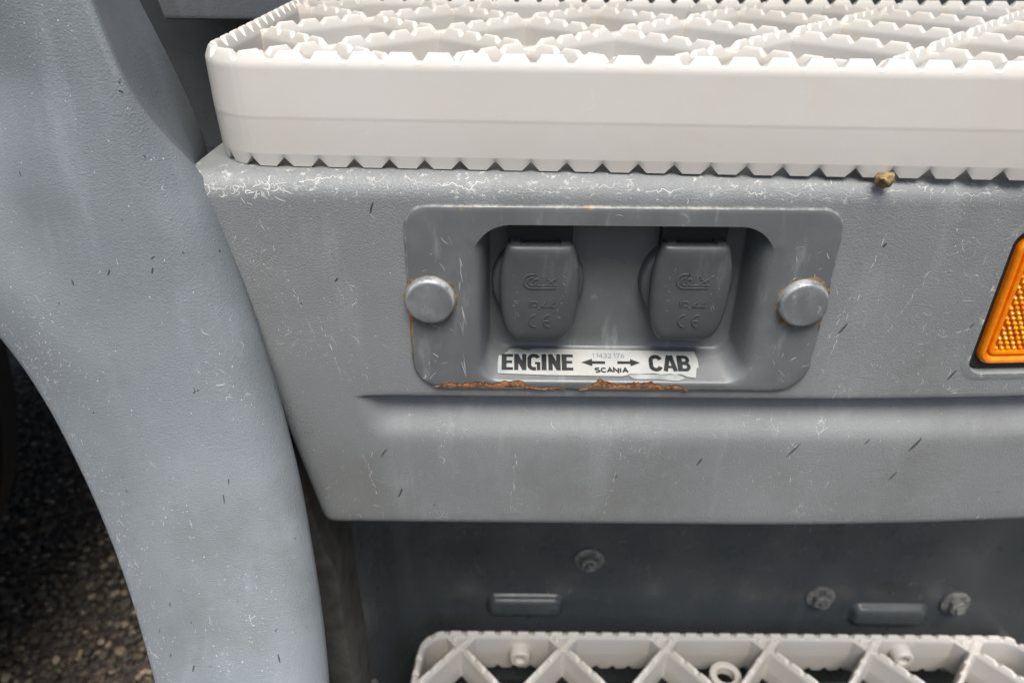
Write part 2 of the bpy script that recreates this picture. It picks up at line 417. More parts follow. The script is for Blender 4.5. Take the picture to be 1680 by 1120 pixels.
# ------------------------------------------------------------------ step panel (the grey body that carries the sockets)
ZL0 = 63.5
def xleft(z): return -111.2+(61.8-z)/152.4*28.0
HOLES = [(-20, 100, -18.6, 52.6), (176.1, 300.5, -14.9, 46.9)]
PROF = []
def truck_step():
    prof = [(205, ZL0, 0, .0), (120, ZL0, 0, .0), (60, ZL0, 0, .05), (22, ZL0, 0, .25), (14, ZL0, 0, .5), (9.5, ZL0-.1, 0, .8)]
    for a in range(10, 91, 10):
        r = math.radians(a); prof.append((8-8*math.sin(r), ZL0-8+8*math.cos(r)-.1, 0, lerp(1.0, .75, a/90)))
    for z in (54, 52.6, 46.9, 44, 36, 28, 20, 12, 4, -3, -9, -14.9, -18.6, -21, -23):
        prof.append((0, z, 0, .45*sstep(40, 56, z)+.2*sstep(-12, -23, z)))
    prof += [(.05, -24.7, 1, .35), (.35, -25.3, 1, .4), (1.4, -25.7, 1, .3), (5, -26.3, 1, .1), (8.6, -26.8, 1, 0), (9.4, -28.0, 1, 0), (8.9, -30, 1, .02),
             (7.3, -33, 1, .05), (5.3, -36, 1, .05), (3.3, -39, 1, .1), (1.7, -41.5, 1, .1), (.6, -44, 1, .05), (.12, -46.5, 1, .0), (0, -50, 1, 0)]
    for z in (-56, -64, -72, -80, -86): prof.append((0, z, 0, .05))
    prof += [(0, -90, 0, .3), (.3, -91.8, 0, .4), (1.2, -93.2, 0, .45), (2.8, -94.1, 0, .35), (6, -94.5, 0, .1), (40, -94.5, 0, 0), (110, -94.5, 0, 0)]
    ends = [(0, 130), (0, 60), (0, 22), (0, 9), (.0, 4.6), (.35, 2.9), (1.0, 1.5), (2.2, .55), (3.6, .1), (5, 0)]
    fixed = list(np.arange(-64, -40, 1.5)) + [-36, -28, -20] + list(np.linspace(-20, 100, 14)[1:]) + [106, 114, 124, 134, 144, 154, 164, 176.1] + \
        list(np.linspace(176.1, 300.5, 12)[1:]) + [307, 318, 335]
    PROF.extend(prof)
    rows = []; wear = []; cols = None
    for (y, z, g, w) in prof:
        xl = xleft(z) + (4*(1-math.cos(math.asin(min(1, max(0, (-88-z)/7)))))if z < -88 else 0)
        R = []; y_in = y; y = 0.0 if g else y
        for i, (dx, dy) in enumerate(ends):
            R.append((xl+dx, y+dy, z)); wear.append(max(w, .55 if 3 <= i <= 8 else (.2 if i == 9 else 0)) if y < 30 else w)
        for k in range(1, 9):
            x = lerp(xl+5, -64, k/9); R.append((x, y, z)); wear.append(w)
        for x in fixed:
            yy = y
            if g:
                y = y_in
                t = (z+26)/-20.0
                a = sstep(lerp(-63, -58, t), lerp(-44, -50, t), x); yy = y*a if z > -60 else y
                zz = z
            R.append((x, yy+bow(x), z)); wear.append(w*(1+.3*math.sin(x*.13)*math.sin(x*.037)))
        rows.append(R)
    v, f = loft(rows, closed=False)
    n = len(rows[0]); keep = []
    V = np.array(v)
    for q in f:
        c = V[list(q)].mean(axis=0)
        if c[1]-bow(c[0]) < 1 and any(a < c[0] < b and lo < c[2] < hi for a, b, lo, hi in HOLES): continue
        keep.append(q)
    # right end and back closing sheets keep light out of the box
    root = empty('truck_step', (100, 100, -94.5))
    tag(root, 'scratched grey plastic step panel carrying the socket plate and amber light', 'step panel')
    mesh('front_shell', v, keep, M_panel, root, 50, wear)
    mesh('back_shell', *merge([box(-84, 330, 140, 144, -96, 60), box(331, 334, 30, 140, -92, 60)]), M_liner, root)
    # raised lip round the opening of the marker light
    def lr(x0, x1, z0, z1, r, y): return [(a, b+bow(a), c) for a, b, c in rrect(x0, x1, z0, z1, r, y)]
    X0, X1, Z0, Z1 = 177.0, 299.5, -14.0, 46.0
    rings = [lr(X0-3.6, X1+3.6, Z0-3.6, Z1+3.6, 9, .12), lr(X0-3.0, X1+3.0, Z0-3.0, Z1+3.0, 8.6, -.08), lr(X0-1, X1+1, Z0-1, Z1+1, 7.2, -.14),
             lr(X0-.2, X1+.2, Z0-.2, Z1+.2, 6.6, -.2), lr(X0+.2, X1-.2, Z0+.2, Z1-.2, 6.3, .6), lr(X0+.3, X1-.3, Z0+.3, Z1-.3, 6.2, 9)]
    vv, ff = loft(rings)
    mesh('light_opening_lip', vv, ff, M_panel, root, 60, [.2]*len(rings[0])+[.5]*len(rings[0])+[.8]*len(rings[0])*2+[.3]*len(rings[0])*2)
    return root
truck_step()

# ------------------------------------------------------------------ marker light
def marker_light():
    root = empty('marker_light', (235, 12, -12))
    tag(root, 'amber side marker light in a black gasket at the right edge', 'marker light')
    def lr(x0, x1, z0, z1, r, y): return [(a, b+bow(a), c) for a, b, c in rrect(x0, x1, z0, z1, r, y)]
    X0, X1, Z0, Z1 = 177.5, 299.0, -13.5, 45.5
    o = 3.0
    v, f = loft([lr(X0, X1, Z0, Z1, 6, 9), lr(X0, X1, Z0, Z1, 6, 3.4), lr(X0+.7, X1-.7, Z0+.7, Z1-.7, 5.6, 2.6), lr(X0+o, X1-o, Z0+o, Z1-o, 5, 2.8), lr(X0+o, X1-o, Z0+o, Z1-o, 5, 9)])
    mesh('gasket', v, f, M_black, root)
    x0, x1, z0, z1 = X0+2.8, X1-2.8, Z0+3.4, Z1-2.8
    def q(i, y): return lr(x0+i, x1-i, z0+i, z1-i, max(1.2, 5.2-i*.6), y)
    v, f = loft([q(0, 9), q(0, 1.4), q(.4, .5), q(1.0, .1), q(1.9, .2), q(3.0, 1.5), q(3.4, 2.1), q(3.8, 1.1), q(4.4, .9), q(5.4, 1.2), q(5.8, 2.8)], cap1=True)
    mesh('lens', v, f, M_amber, root, 35)
    # reflector field: rows of small prisms
    parts = []
    a0, a1, b0, b1 = x0+6.6, x1-6.6, z0+6.4, z1-6.4
    pz = 2.15; px = 2.45; r = 0
    z = b0
    while z < b1:
        x = a0+(px*.5 if r % 2 else 0)
        while x < a1:
            n = 6; yb = 2.7+bow(x)
            ring = [(x+1.2*math.cos(math.pi*k/3+.5), yb, z+1.1*math.sin(math.pi*k/3+.5)) for k in range(n)]
            mid = [(x+.85*math.cos(math.pi*k/3+.5), yb-1.0, z+.75*math.sin(math.pi*k/3+.5)) for k in range(n)]
            tip = (x+random.uniform(-.2, .2), yb-1.5, z+.1)
            vv = ring+mid+[tip]
            ffs = [(k, (k+1) % n, n+(k+1) % n, n+k) for k in range(n)]+[(n+k, n+(k+1) % n, 2*n) for k in range(n)]
            parts.append((vv, ffs)); x += px
        z += pz; r += 1
    p = mesh('reflector_prisms', *merge(parts), M_amber2, root, 30)
    p['kind'] = 'stuff'
marker_light()

# ------------------------------------------------------------------ socket plate
PX0, PX1, PZ0, PZ1 = -38.0, 114.6, -20.7, 54.0
FLOOR_Y = 14.0
fl = dict(x0=atY(803, 480, FLOOR_Y)[0], x1=atY(1207, 480, FLOOR_Y)[0], z0=atY(1000, 567, FLOOR_Y)[2], z1=50.0)
RX0, RX1, RZ0, RZ1 = atY(776, 480, -1.4)[0], atY(1260, 480, -1.4)[0], -17.4, 47.2
def socket_plate():
    root = empty('socket_plate', (38, 0, PZ0))
    tag(root, 'painted steel socket plate with rusted lower edge set in the grey panel', 'plate')
    def rr(i, y, rb, rt_): return rrect(PX0+i, PX1-i, PZ0+i, PZ1-i, (rb, rt_), y, 9, 16)
    def dd(t, y, r):
        return rrect(lerp(RX0, fl['x0'], t), lerp(RX1, fl['x1'], t), lerp(RZ0, fl['z0'], t), lerp(RZ1, fl['z1']-.6, t), r, y, 9, 16)
    def dd2(tx, tz, tt, y, r):
        return rrect(lerp(RX0, fl['x0'], tx), lerp(RX1, fl['x1'], tx), lerp(RZ0, fl['z0'], tz), lerp(RZ1, RZ1+3.5, tt), r, y, 9, 16)
    rings = [rr(0, .6, 12.5, 8.5), rr(0, -.7, 12.5, 8.5), rr(.3, -1.3, 12.2, 8.2), rr(.8, -1.48, 11.8, 7.8), rr(2.2, -1.5, 11, 7)]
    wear = [1, 1, 1, .8, .5]
    rings.append(rrect(RX0-5, RX1+5, PZ0+2.6, RZ1+2.5, (10, 15), -1.5, 9, 16)); wear.append(.2)
    # side fillets round in slowly, the bottom is one straight ramp, the top an abrupt edge
    for tx, tz, tt, y in ((0, 0, 0, -1.45), (.18, .05, .3, -1.15), (.36, .10, .55, -.35), (.52, .2, .72, 1.2), (.66, .355, .82, 3.6), (.78, .55, .9, 6.6), (.88, .75, .95, 9.8), (.95, .90, .98, 12.3), (1.0, .97, 1.0, 13.5), (1.07, 1.05, 1.0, 14.0)):
        rings.append(dd2(tx, tz, tt, y, (lerp(8.5, 6.5, min(1, tx)), lerp(13.5, 8, min(1, tx))))); wear.append(.05)
    rings.append(rrect(fl['x0']+5, fl['x1']-5, fl['z0']+5, RZ1-3, 5, 14.0, 9, 16)); wear.append(0)
    v, f = loft(rings, cap1=True)
    wv = [w for w, r in zip(wear, rings) for _ in r]
    for i, p in enumerate(v):
        if p[1] < -.3 and i < 6*len(rings[0]): wv[i] = max(wv[i], .85*sstep(PZ0+5, PZ0+1, p[2]), .9*sstep(PX0+4, PX0+1, p[0])*sstep(30, 10, p[2]))
    mesh('plate', v, f, M_plate, root, 50, wv)
    # screw caps
    for (px, py) in ((705, 496), (1320, 501)):
        c = atY(px, py, -4.0); R = 8.9
        ring = lambda r, y: [(c[0]+r*math.cos(2*math.pi*k/40), y, c[2]+r*math.sin(2*math.pi*k/40)) for k in range(40)]
        rs = [ring(R+.7, -1.2), ring(R+.3, -1.8), ring(R, -3.2), ring(R-.2, -4.1), ring(R-.7, -4.65), ring(R-1.4, -4.8), ring(R-5, -4.85), ring(.5, -4.85)]
        v, f = loft(rs, cap1=True)
        rst = []
        for k in range(40):
            a = 2*math.pi*k/40; q = max(0, mnoise.noise((c[0]+3*math.cos(a), 3*math.sin(a), 2.0))+.12)*2.3
            rst.append([(c[0]+r*math.cos(a), yy, c[2]+r*math.sin(a)) for r, yy in ((R+.2, -1.58), (R+.6+q, -1.54))])
        rst.append(rst[0])
        mesh('rust_stain', *loft(rst, closed=False), M_ruststain, root, 80)
        mesh('screw_cap', v, f, M_cap, root, 60, [w for w in (.2, .5, .9, .9, .5, .2, 0, 0) for _ in range(40)])
    # flaked rust along the lower edge
    def rust(xa, xb, hmax, seed):
        n = int((xb-xa)/.55); top = []; bot = []; edge = []
        for i in range(n+1):
            t = i/n; x = lerp(xa, xb, t)
            e = min(1, 6*t)*min(1, 5*(1-t))
            h = hmax*e*(.5+.6*(mnoise.noise((x*.16, seed, 0))+.45*mnoise.noise((x*.6, seed, 3))+.25*mnoise.noise((x*1.7, seed, 7))+.25))
            h = max(.12, h)
            arch = 0
            bot.append((x, -1.25, PZ0+.15+max(0, (PX0+15-x))**2*.018+max(0, x-(PX1-15))**2*.018))
            top.append((x, -1.62, bot[-1][2]+h)); edge.append((x, -1.58, top[-1][2]+.30))
        mid = [(a[0], -1.78-.15*random.random(), lerp(a[2], b[2], .5)) for a, b in zip(bot, top)]
        v, f = loft([bot, mid, top], closed=False)
        r = mesh('rust_patch', v, f, M_rust, root, 80)
        v, f = loft([[(a[0], -1.68, a[2]-.08) for a in top], edge], closed=False)
        mesh('rust_patch_rim', v, f, M_rustdark, r, 80)
    rust(-30.5, 13.5, 4.0, 1.3); rust(12, 21, 1.1, 5.5); rust(26.5, 69, 4.6, 9.1)
    # rust creeping up the plate's ends
    def edge_rust(xe, sg, za, zb, wmax, seed):
        vv = []
        for i in range(40):
            z = lerp(za, zb, i/39); w = wmax*math.sin(math.pi*i/39)*max(.05, .45+.9*mnoise.noise((z*.35, seed, 1)))
            vv.append([(xe-sg*.1, -.35, z), (xe+sg*.2, -1.4, z), (xe+sg*(.35+w), -1.58, z)])
        return loft(vv, closed=False)
    mesh('rust_patch', *edge_rust(PX0, 1, -8, 10, .9, 4.0), M_ruststain, root, 80)
    mesh('rust_patch', *edge_rust(PX1, -1, 6, 26, 1.6, 8.0), M_ruststain, root, 80)
    for xa, xb, hm, sd_ in ((-31, 15, 5.0, 3.3), (25, 71, 5.4, 6.1)):       # pale bleed above the flakes
        lo = []; up = []
        for i in range(90):
            t = i/89; x = lerp(xa, xb, t); h = hm*min(1, 5*t)*min(1, 5*(1-t))*max(.1, .6+.7*mnoise.noise((x*.22, sd_, 0))+.3*mnoise.noise((x*.9, sd_, 2)))
            z = PZ0+.3+max(0, (PX0+12.5-x))**2*.02; lo.append((x, -1.45, z)); up.append((x, -1.535, min(z+h, RZ0-.2)))
        mesh('rust_stain', *loft([lo, [(p[0], -1.54, lerp(p[2], q[2], .3)) for p, q in zip(lo, up)], up], closed=False), M_bleed, root, 80)
    v, f = edge_rust(PX0, 1, 4, 25, 1.9, 2.0)
    mesh('rust_patch', v, f, M_rust, root, 80)
    return root
def cap_mat():
    t = NT('worn_cap_metal'); w = t.wear()
    f = t.noise(240, 5, .7, t.xf((1, 1, .4), (0, .4, 0)))
    c = t.mix(t.map(t.noise(70, 4, .6), .35, .7), (.15, .16, .165), (.25, .26, .265))
    k = t.math('MULTIPLY', t.map(w, .3, .9), t.map(f, .38, .6)); c = t.mix(t.math('MULTIPLY', k, .75), c, (.52, .54, .54))
    c = t.mix(t.math('MULTIPLY', t.map(f, .60, .70), .5), c, (.48, .49, .49))
    return t.fin(Base_Color=c, Roughness=t.map(f, .3, .7, .24, .45), Metallic=.25, Normal=t.bump(f, .0001, .5))
M_cap = cap_mat()
M_bleed = simple('pale_rust_bleed', (.15, .135, .105), .5, .35, 300)
M_ruststain = simple('thin_rust_stain', (.18, .125, .065), .6, .5, 500)
socket_plate()

# ------------------------------------------------------------------ strokes for lettering
def arc(cx, cz, rx, rz, a0, a1, n=14):
    return [(cx+rx*math.cos(math.radians(lerp(a0, a1, k/(n-1)))), cz+rz*math.sin(math.radians(lerp(a0, a1, k/(n-1))))) for k in range(n)]
def ribbon(pts, w, wy=None):
    """polyline -> left and right mitred outlines; w = stroke width across"""
    P = [Vector(p) for p in pts]; L, R = [], []
    for i, p in enumerate(P):
        d0 = (P[i]-P[i-1]).normalized() if i else None
        d1 = (P[i+1]-P[i]).normalized() if i < len(P)-1 else None
        d0 = d0 or d1; d1 = d1 or d0
        t = (d0+d1); t = t.normalized() if t.length > 1e-6 else d0
        nrm = Vector((-t.y, t.x)); k = 1/max(.35, nrm.dot(Vector((-d1.y, d1.x))))
        L.append(p+nrm*w*.5*k); R.append(p-nrm*w*.5*k)
    return L, R
def strokes_mesh(strokes, place, lift, depth=None):
    """strokes: list of (points, width); place(u, v, h) -> 3d. depth None = flat print, else raised bars"""
    parts = []
    for i, (pts, w) in enumerate(strokes):
        L, R = ribbon(pts, w); h = lift+.004*i
        n = len(L)
        if depth is None:
            v = [place(a.x, a.y, h) for a in L]+[place(a.x, a.y, h) for a in R]
            f = [(k, k+1, n+k+1, n+k) for k in range(n-1)]
        else:
            v = []
            for a, b in zip(L, R):
                c = (a+b)*.5; ai = c+(a-c)*.6; bi = c+(b-c)*.6
                v += [place(a.x, a.y, -.05), place(ai.x, ai.y, h+depth), place(bi.x, bi.y, h+depth), place(b.x, b.y, -.05)]
            f = []
            for k in range(n-1):
                for m in range(3): f.append((k*4+m, k*4+m+1, (k+1)*4+m+1, (k+1)*4+m))
            f += [(0, 1, 2, 3), tuple((n-1)*4+m for m in range(4))]
        parts.append((v, f))
    return merge(parts)
def glyph(ch, b):
    """bold condensed capitals in a unit box, b = stroke width (box is 1 tall, w wide as given below)"""
    h = b*.5
    if ch == 'E': return [([(h, 0), (h, 1)], b), ([(b, .91), (.62, .91)], .18), ([(b, .51), (.57, .51)], .17), ([(b, .09), (.62, .09)], .18)], .66
    if ch == 'N': return [([(h, 0), (h, 1)], b*.85), ([(.70-h, 0), (.70-h, 1)], b*.85), ([(h*1.0, .93), (.70-h*1.0, .07)], b*.95)], .74
    if ch == 'I': return [([(h, 0), (h, 1)], b)], b+.08
    if ch == 'G': return [(arc(.35, .69, .25, .22, 20, 180, 10)+arc(.35, .31, .25, .22, 180, 270, 8)+[(.46, .09)], b*.82), ([(.60, 0), (.60, .50)], b*.72), ([(.40, .44), (.60, .44)], .15)], .76
    if ch == 'C': return [(arc(.35, .68, .25, .23, 10, 180, 10)+arc(.35, .32, .25, .23, 180, 350, 10), b*.85)], .74
    if ch == 'A': return [([(.10, 0), (.32, 1)], b*.86), ([(.64, 0), (.42, 1)], b*.86), ([(.20, .27), (.54, .27)], .16)], .76
    if ch == 'B': return [([(h, 0), (h, 1)], b), ([(b, .91)]+arc(.40, .715, .17, .195, 90, -90, 8)+[(b, .52)], .19), ([(b, .49)]+arc(.42, .29, .18, .20, 90, -90, 8)+[(b, .09)], .19)], .70
def word(txt, x0, x1, z0, z1, b=.26, slant=0.0):
    out = []; cur = 0
    for ch in txt:
        st, adv = glyph(ch, b); out += [([(p[0]+cur, p[1]) for p in pts], w) for pts, w in st]; cur += adv
    s = (x1-x0)/(cur-.06); hh = z1-z0
    # keep stroke widths in proportion: widths follow the horizontal scale
    return [([(x0+(p[0]+slant*p[1])*s, z0+p[1]*hh) for p in pts], w*(s*.75+hh*.25 if abs(pts[0][0]-pts[-1][0]) < .35 else hh*.95)) for pts, w in out]
THIN = {'1': [[(.2, .75), (.45, 1), (.45, 0)]], '4': [[(.5, 0), (.5, 1), (0, .3), (.7, .3)]],
        '3': [[(.05, .95)]+arc(.3, .75, .3, .25, 60, -80, 7)+arc(.3, .26, .33, .26, 80, -150, 9)],
        '2': [arc(.3, .72, .3, .28, 170, -20, 8)+[(0, 0), (.65, 0)]], '7': [[(0, 1), (.65, 1), (.2, 0)]],
        '6': [arc(.33, .3, .3, .3, 160, -200, 14)+[(.05, .5), (.45, 1)]],
        'S': [arc(.36, .75, .32, .23, 40, 250, 8)+arc(.34, .25, .34, .25, 80, -140, 9)], 'C': [arc(.38, .5, .36, .48, 40, 320, 12)],
        'A': [[(0, 0), (.38, 1), (.76, 0)], [(.15, .32), (.61, .32)]], 'N': [[(0.05, 0), (.05, 1), (.7, 0), (.7, 1)]], 'I': [[(.12, 0), (.12, 1)]],
        'P': [[(.05, 0), (.05, 1), (.4, 1)]+arc(.4, .74, .24, .25, 90, -90, 7)+[(.05, .49)]]}
def thin(txt, x0, x1, z0, z1, w, gap=.28):
    wid = {'1': .5, '4': .7, 'I': .24}; out = []; cur = 0
    for ch in txt:
        if ch == ' ': cur += .45; continue
        for pts in THIN[ch]: out.append([(p[0]+cur, p[1]) for p in pts])
        cur += wid.get(ch, .7)+gap
    s = (x1-x0)/(cur-gap)
    return [([(x0+p[0]*s, z0+p[1]*(z1-z0)) for p in pts], w) for pts in out]

# ------------------------------------------------------------------ sticker on the ramp of the dish
RP0 = np.array([0, 1.2, lerp(RZ0, fl['z0'], .2)]); RP1 = np.array([0, 12.3, lerp(RZ0, fl['z0'], .90)])
rd = (RP1-RP0)/np.linalg.norm(RP1-RP0); rn = np.array([0, -rd[2], rd[1]])
if rn[2] < 0: rn = -rn
def on_ramp(px, py):
    r = ray(px, py)*1000; c = CAM*1000
    t = ((RP0-c)@rn)/(r@rn); p = c+r*t
    return p[0], (p-RP0)@rd
def ramp(u, v, h):
    p = RP0+np.array([u, 0, 0])+rd*v+rn*(h+.45); return tuple(p)
def sticker():
    root = empty('sticker', tuple(RP0+np.array([38, 0, 0])))
    tag(root, 'torn white sticker reading ENGINE and CAB below the two sockets', 'sticker')
    out = [(817, 584), (826, 583), (829, 579), (834, 577), (836, 573), (850, 572), (858, 574), (868, 575), (873, 573), (885, 572.6), (1060, 576), (1139, 577.5), (1141, 583), (1144, 591), (1142.5, 604), (1142.5, 621),
           (1134, 620), (1127, 619), (1119, 615), (1113, 614), (1109, 616), (1100, 614), (1085, 615), (1070, 613), (1050, 614.5), (1032, 614), (1030, 616), (1021, 618), (900, 616), (817, 613)]
    uv = [on_ramp(*p) for p in out]
    us = sorted(set(np.linspace(uv[0][0]+.01, max(u for u, _ in uv)-.01, 90)))
    top = uv[:13]+[uv[13]]; 
    # upper and lower outline as functions of u
    up = sorted([q for q in uv[0:14]]); lo = sorted([q for q in uv[14:]]+[uv[-1]])
    a = [ramp(u, np.interp(u, [q[0] for q in up], [q[1] for q in up]), .0) for u in us]
    b = [ramp(u, np.interp(u, [q[0] for q in lo], [q[1] for q in lo]), .0) for u in us]
    m = [tuple(np.array(p)*.5+np.array(q)*.5) for p, q in zip(a, b)]
    mesh('backing', *loft([a, m, b], closed=False), M_sticker, root)
    def P(px, py): return on_ramp(780+px/4, 560+py/4)
    def rect(x0, z0, x1, z1):
        p = P(x0, z0); q = P(x1, z1); r = P(x0, z1); return (p[0]+r[0])/2, q[0], (q[1]+r[1])/2, p[1]
    x0, x1, z0, z1 = rect(172, 86, 640, 193)
    mesh('lettering', *strokes_mesh(word('ENGINE', x0, x1, z0, z1, .27), ramp, .10), M_ink, root)
    x0, x1, z0, z1 = rect(1138, 95, 1408, 200)
    mesh('lettering', *strokes_mesh(word('CAB', x0, x1, z0, z1, .27), ramp, .10), M_ink, root)
    x0, x1, z0, z1 = rect(784, 178, 998, 206)
    mesh('lettering', *strokes_mesh(thin('SCANIA', x0, x1, z0, z1, .62, .2), ramp, .10), M_ink, root)
    x0, x1, z0, z1 = rect(762, 84, 976, 111)
    mesh('lettering', *strokes_mesh(thin('11432176', x0, x1, z0, z1, .21), ramp, .10), M_ink2, root)
    for (t0, t1, tip) in ((850, 765, 693), (930, 1015, 1080)):
        a = P(t0, 143); b = P(t1, 143); c = P(tip, 143); hw = abs(P(t1, 120)[1]-P(t1, 168)[1])*.5
        s = abs(P(t1, 134)[1]-P(t1, 152)[1])*.5
        v = [ramp(a[0], a[1]-s, .1), ramp(b[0], a[1]-s, .1), ramp(b[0], a[1]-hw, .1), ramp(c[0], a[1], .1), ramp(b[0], a[1]+hw, .1), ramp(b[0], a[1]+s, .1), ramp(a[0], a[1]+s, .1)]
        mesh('arrow', v, [(0, 1, 5, 6), (1, 2, 3), (1, 3, 5), (3, 4, 5)], M_ink, root)
    res = [P(1000, 222), P(1120, 219), P(1250, 222), P(1330, 222), P(1375, 246), P(1330, 262), P(1180, 250), P(1040, 250)]
    mesh('residue', [ramp(u, v, -.05) for u, v in res], [tuple(range(len(res)))], M_residue, root)
sticker()

# ------------------------------------------------------------------ power sockets
def power_socket(cpx, label):
    FY = 2.6
    c = atY(cpx, 480, FY); cx, cz = c[0], c[2]
    root = empty('power_socket', (cx, FLOOR_Y, cz)); tag(root, label, 'socket', 'engine heater sockets in the plate')
    # flange
    ring = lambda r, y: [(cx-0.4+r*math.cos(2*math.pi*k/56), y, cz+.6+r*math.sin(2*math.pi*k/56)) for k in range(56)]
    v, f = loft([ring(17.6, 14.2), ring(17.4, 9.6), ring(16.9, 8.6), ring(16.0, 8.1), ring(13, 7.9), ring(12.2, 5.5), ring(3, 5.5)], cap1=True)
    mesh('flange', v, f, M_socket, root, 40)
    # flap outline: straight top, bulging sides, rounded bottom (mm offsets)
    top, bot = atY(cpx, 404, FY)[2]-cz, atY(cpx, 562, FY)[2]-cz
    H = top-bot
    def halfw(t):   # t 0 bottom .. 1 top
        return np.interp(t, [0, .05, .12, .22, .35, .5, .65, .8, .92, 1.0], [9.2, 11.0, 12.6, 13.7, 14.4, 14.75, 14.7, 14.1, 13.0, 11.9])
    right = [(halfw(t), bot+t*H) for t in np.linspace(0.03, .985, 26)]
    outl = []
    for k in range(9): t = k/8; outl.append((lerp(-8.3, 8.3, t), bot-.35*math.cos((t-.5)*math.pi)+.25))
    outl += right
    for k in range(9): t = k/8; outl.append((lerp(11.2, -11.2, t), top+.1))
    outl += [(-x, z) for x, z in reversed(right)]
    mx = (top+bot)/2
    def rg(i, y, tilt=0): 
        return [(cx+x*(1-i/14.7), y+tilt*((z-mx)/H), cz+mx+(z-mx)*(1-i/(H/2))) for x, z in outl]
    v, f = loft([rg(.6, 8.0), rg(.1, 7.2), rg(0, 5.2), rg(.25, 4.2), rg(.8, 3.4), rg(1.6, 2.85), rg(2.8, 2.5), rg(5, 2.3), rg(8, 2.2), rg(12, 2.2)], cap0=True, cap1=True)
    flap = mesh('flap', v, f, M_socket, root, 55)
    # hinge: block behind the top edge with two knuckles and pin
    hz = cz+top
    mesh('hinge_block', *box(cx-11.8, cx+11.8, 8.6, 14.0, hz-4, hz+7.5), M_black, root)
    for s in (-1, 1):
        mesh('hinge_knuckle', *box(cx+s*9.0-1.7, cx+s*9.0+1.7, 4.2, 10.0, hz-2.0, hz+.75), M_socket, root)
    # raised lettering
    place = lambda u, w, h: (cx+u, 2.21-h, cz+w)
    mm = lambda px, py: ((px-885)*.2185, -(py-480)*.2185/math.cos(math.radians(26))*1.0)
    def T(pts): return [mm(800+x/4.87, 350+y/4.87) for x, y in pts]
    w = .62
    lg = []
    lg.append((T([(368, 482)]+[(345+60*math.cos(math.radians(a))*1.05, 537+55*math.sin(math.radians(a))) for a in range(-100, -270, -14)]+[(350, 592), (545, 590)]), w))
    lg.append((T([(362, 508)]+[(350+30*math.cos(math.radians(a)), 540+30*math.sin(math.radians(a))) for a in range(-95, -262, -18)]+[(352, 570), (550, 568)]), w*.8))
    lg.append((T([(392, 555), (365, 556), (362, 538), (372, 522), (398, 518), (392, 556)]), w*.8))
    lg.append((T([(440, 494), (424, 556)]), w)); lg.append((T([(462, 518), (452, 556)]), w)); lg.append((T([(466, 496), (465, 504)]), w))
    lg.append((T([(478, 518), (530, 557)]), w)); lg.append((T([(548, 516), (470, 557)]), w))
    lg.append((T([(377, 476), (386, 486)]), w*.8))
    mesh('logo', *strokes_mesh(lg, place, 0, .34), M_socket, flap, 30)
    ip = [(T([(332, 702), (332, 752)]), w*.7), (T([(352, 752), (352, 704), (392, 704), (400, 716), (392, 740), (372, 740)]), w*.8), (T([(404, 757), (420, 757)]), w*.6)]
    for dx in (0, 62):
        ip.append((T([(478+dx, 702), (436+dx, 742), (484+dx, 742)]), w*.8)); ip.append((T([(474+dx, 716), (474+dx, 752)]), w*.7))
    mesh('lettering', *strokes_mesh(ip, place, 0, .30), M_socket, flap, 30)
    ce = []
    for dx in (0, 116):
        ce.append((T([(388+dx, 814)]+[(392+dx+58*math.cos(math.radians(a)), 864+50*math.sin(math.radians(a))) for a in range(-105, -256, -15)]+[(388+dx, 914)]), w*.95))
    ce.append((T([(450, 866), (500, 866)]), w*.8))
    mesh('lettering', *strokes_mesh(ce, place, 0, .34), M_socket, flap, 30)
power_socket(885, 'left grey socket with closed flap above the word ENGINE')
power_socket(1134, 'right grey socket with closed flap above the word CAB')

# ------------------------------------------------------------------ step treads
PITCHX, HALFY = 73.0, 42.0
def tooth(ph, deep):
    ph = ph % 1.0; d = min(ph, 1-ph)
    return -deep*(1-min(1, max(0, (d-.06)/.16)))
def btooth(ph, deep):
    d = min(ph % 1.0, 1-(ph % 1.0)); return deep*(1-min(1, max(0, (d-.01)/.24)))
PHASES = (0, .025, .045, .07, .10, .135, .17, .195, .22, .25, .5, .75, .78, .805, .83, .865, .90, .93, .955, .975)
def section(thick, h, t, b, bev, bh, low=4.2, rel=True):
    f = lambda z: .2+bev*max(0, (z-(h-bh))/bh)
    o = [(1.5 if rel else .6, b), (.75 if rel else .12, low), (.7 if rel else .1, low+.35), (.32 if rel else .1, h*.45-1.2), (.28 if rel else .1, h*.45-.5), (.2 if rel else .12, h*.45), (.2, h*.45+.6), (.2, h-bh-1.6), (.21, h-bh-.6), (f(h-bh+.4)+.05, h-bh+.4), (f(lerp(h-bh, t, .6)), lerp(h-bh, t, .6)), (f(t-.5), t-.5), (f(t)+.12, t-.12), (f(t)+.45, t)]
    return o+[(thick-i, z) for i, z in reversed(o)], [.1, 0, 0, 0, 0, 0, 0, 0, .2, .4, .7, .9, 1, 1, 1, 1, .9, .7, .4, .2, 0, 0, 0, 0, 0, 0, 0, .1]
def wall(path_fn, total, tooth_ph, h, thick, z0, pitch, deep=2.75, bdeep=3.0):
    """closed rim: path_fn(s) -> (point2d, outward normal2d); bevelled teeth above, notches below"""
    ss = []
    for k0 in range(-2, int(total/pitch)+3):
        for p in PHASES:
            q = tooth_ph+(k0+p)*pitch
            if 0 <= q <= total: ss.append((q, p))
    rings = []; wr = []
    for q, p in ss:
        (x, y), (nx, ny) = path_fn(q)
        sec, w = section(thick, h, h+tooth(p, deep), btooth(p, bdeep), 1.9, 3.9)
        rings.append([(x-nx*i, y-ny*i, z0+z) for i, z in sec]); wr += w
    rings.append(rings[0]); wr += wr[:len(rings[0])]
    v, f = loft(rings, True)
    return v, f, wr
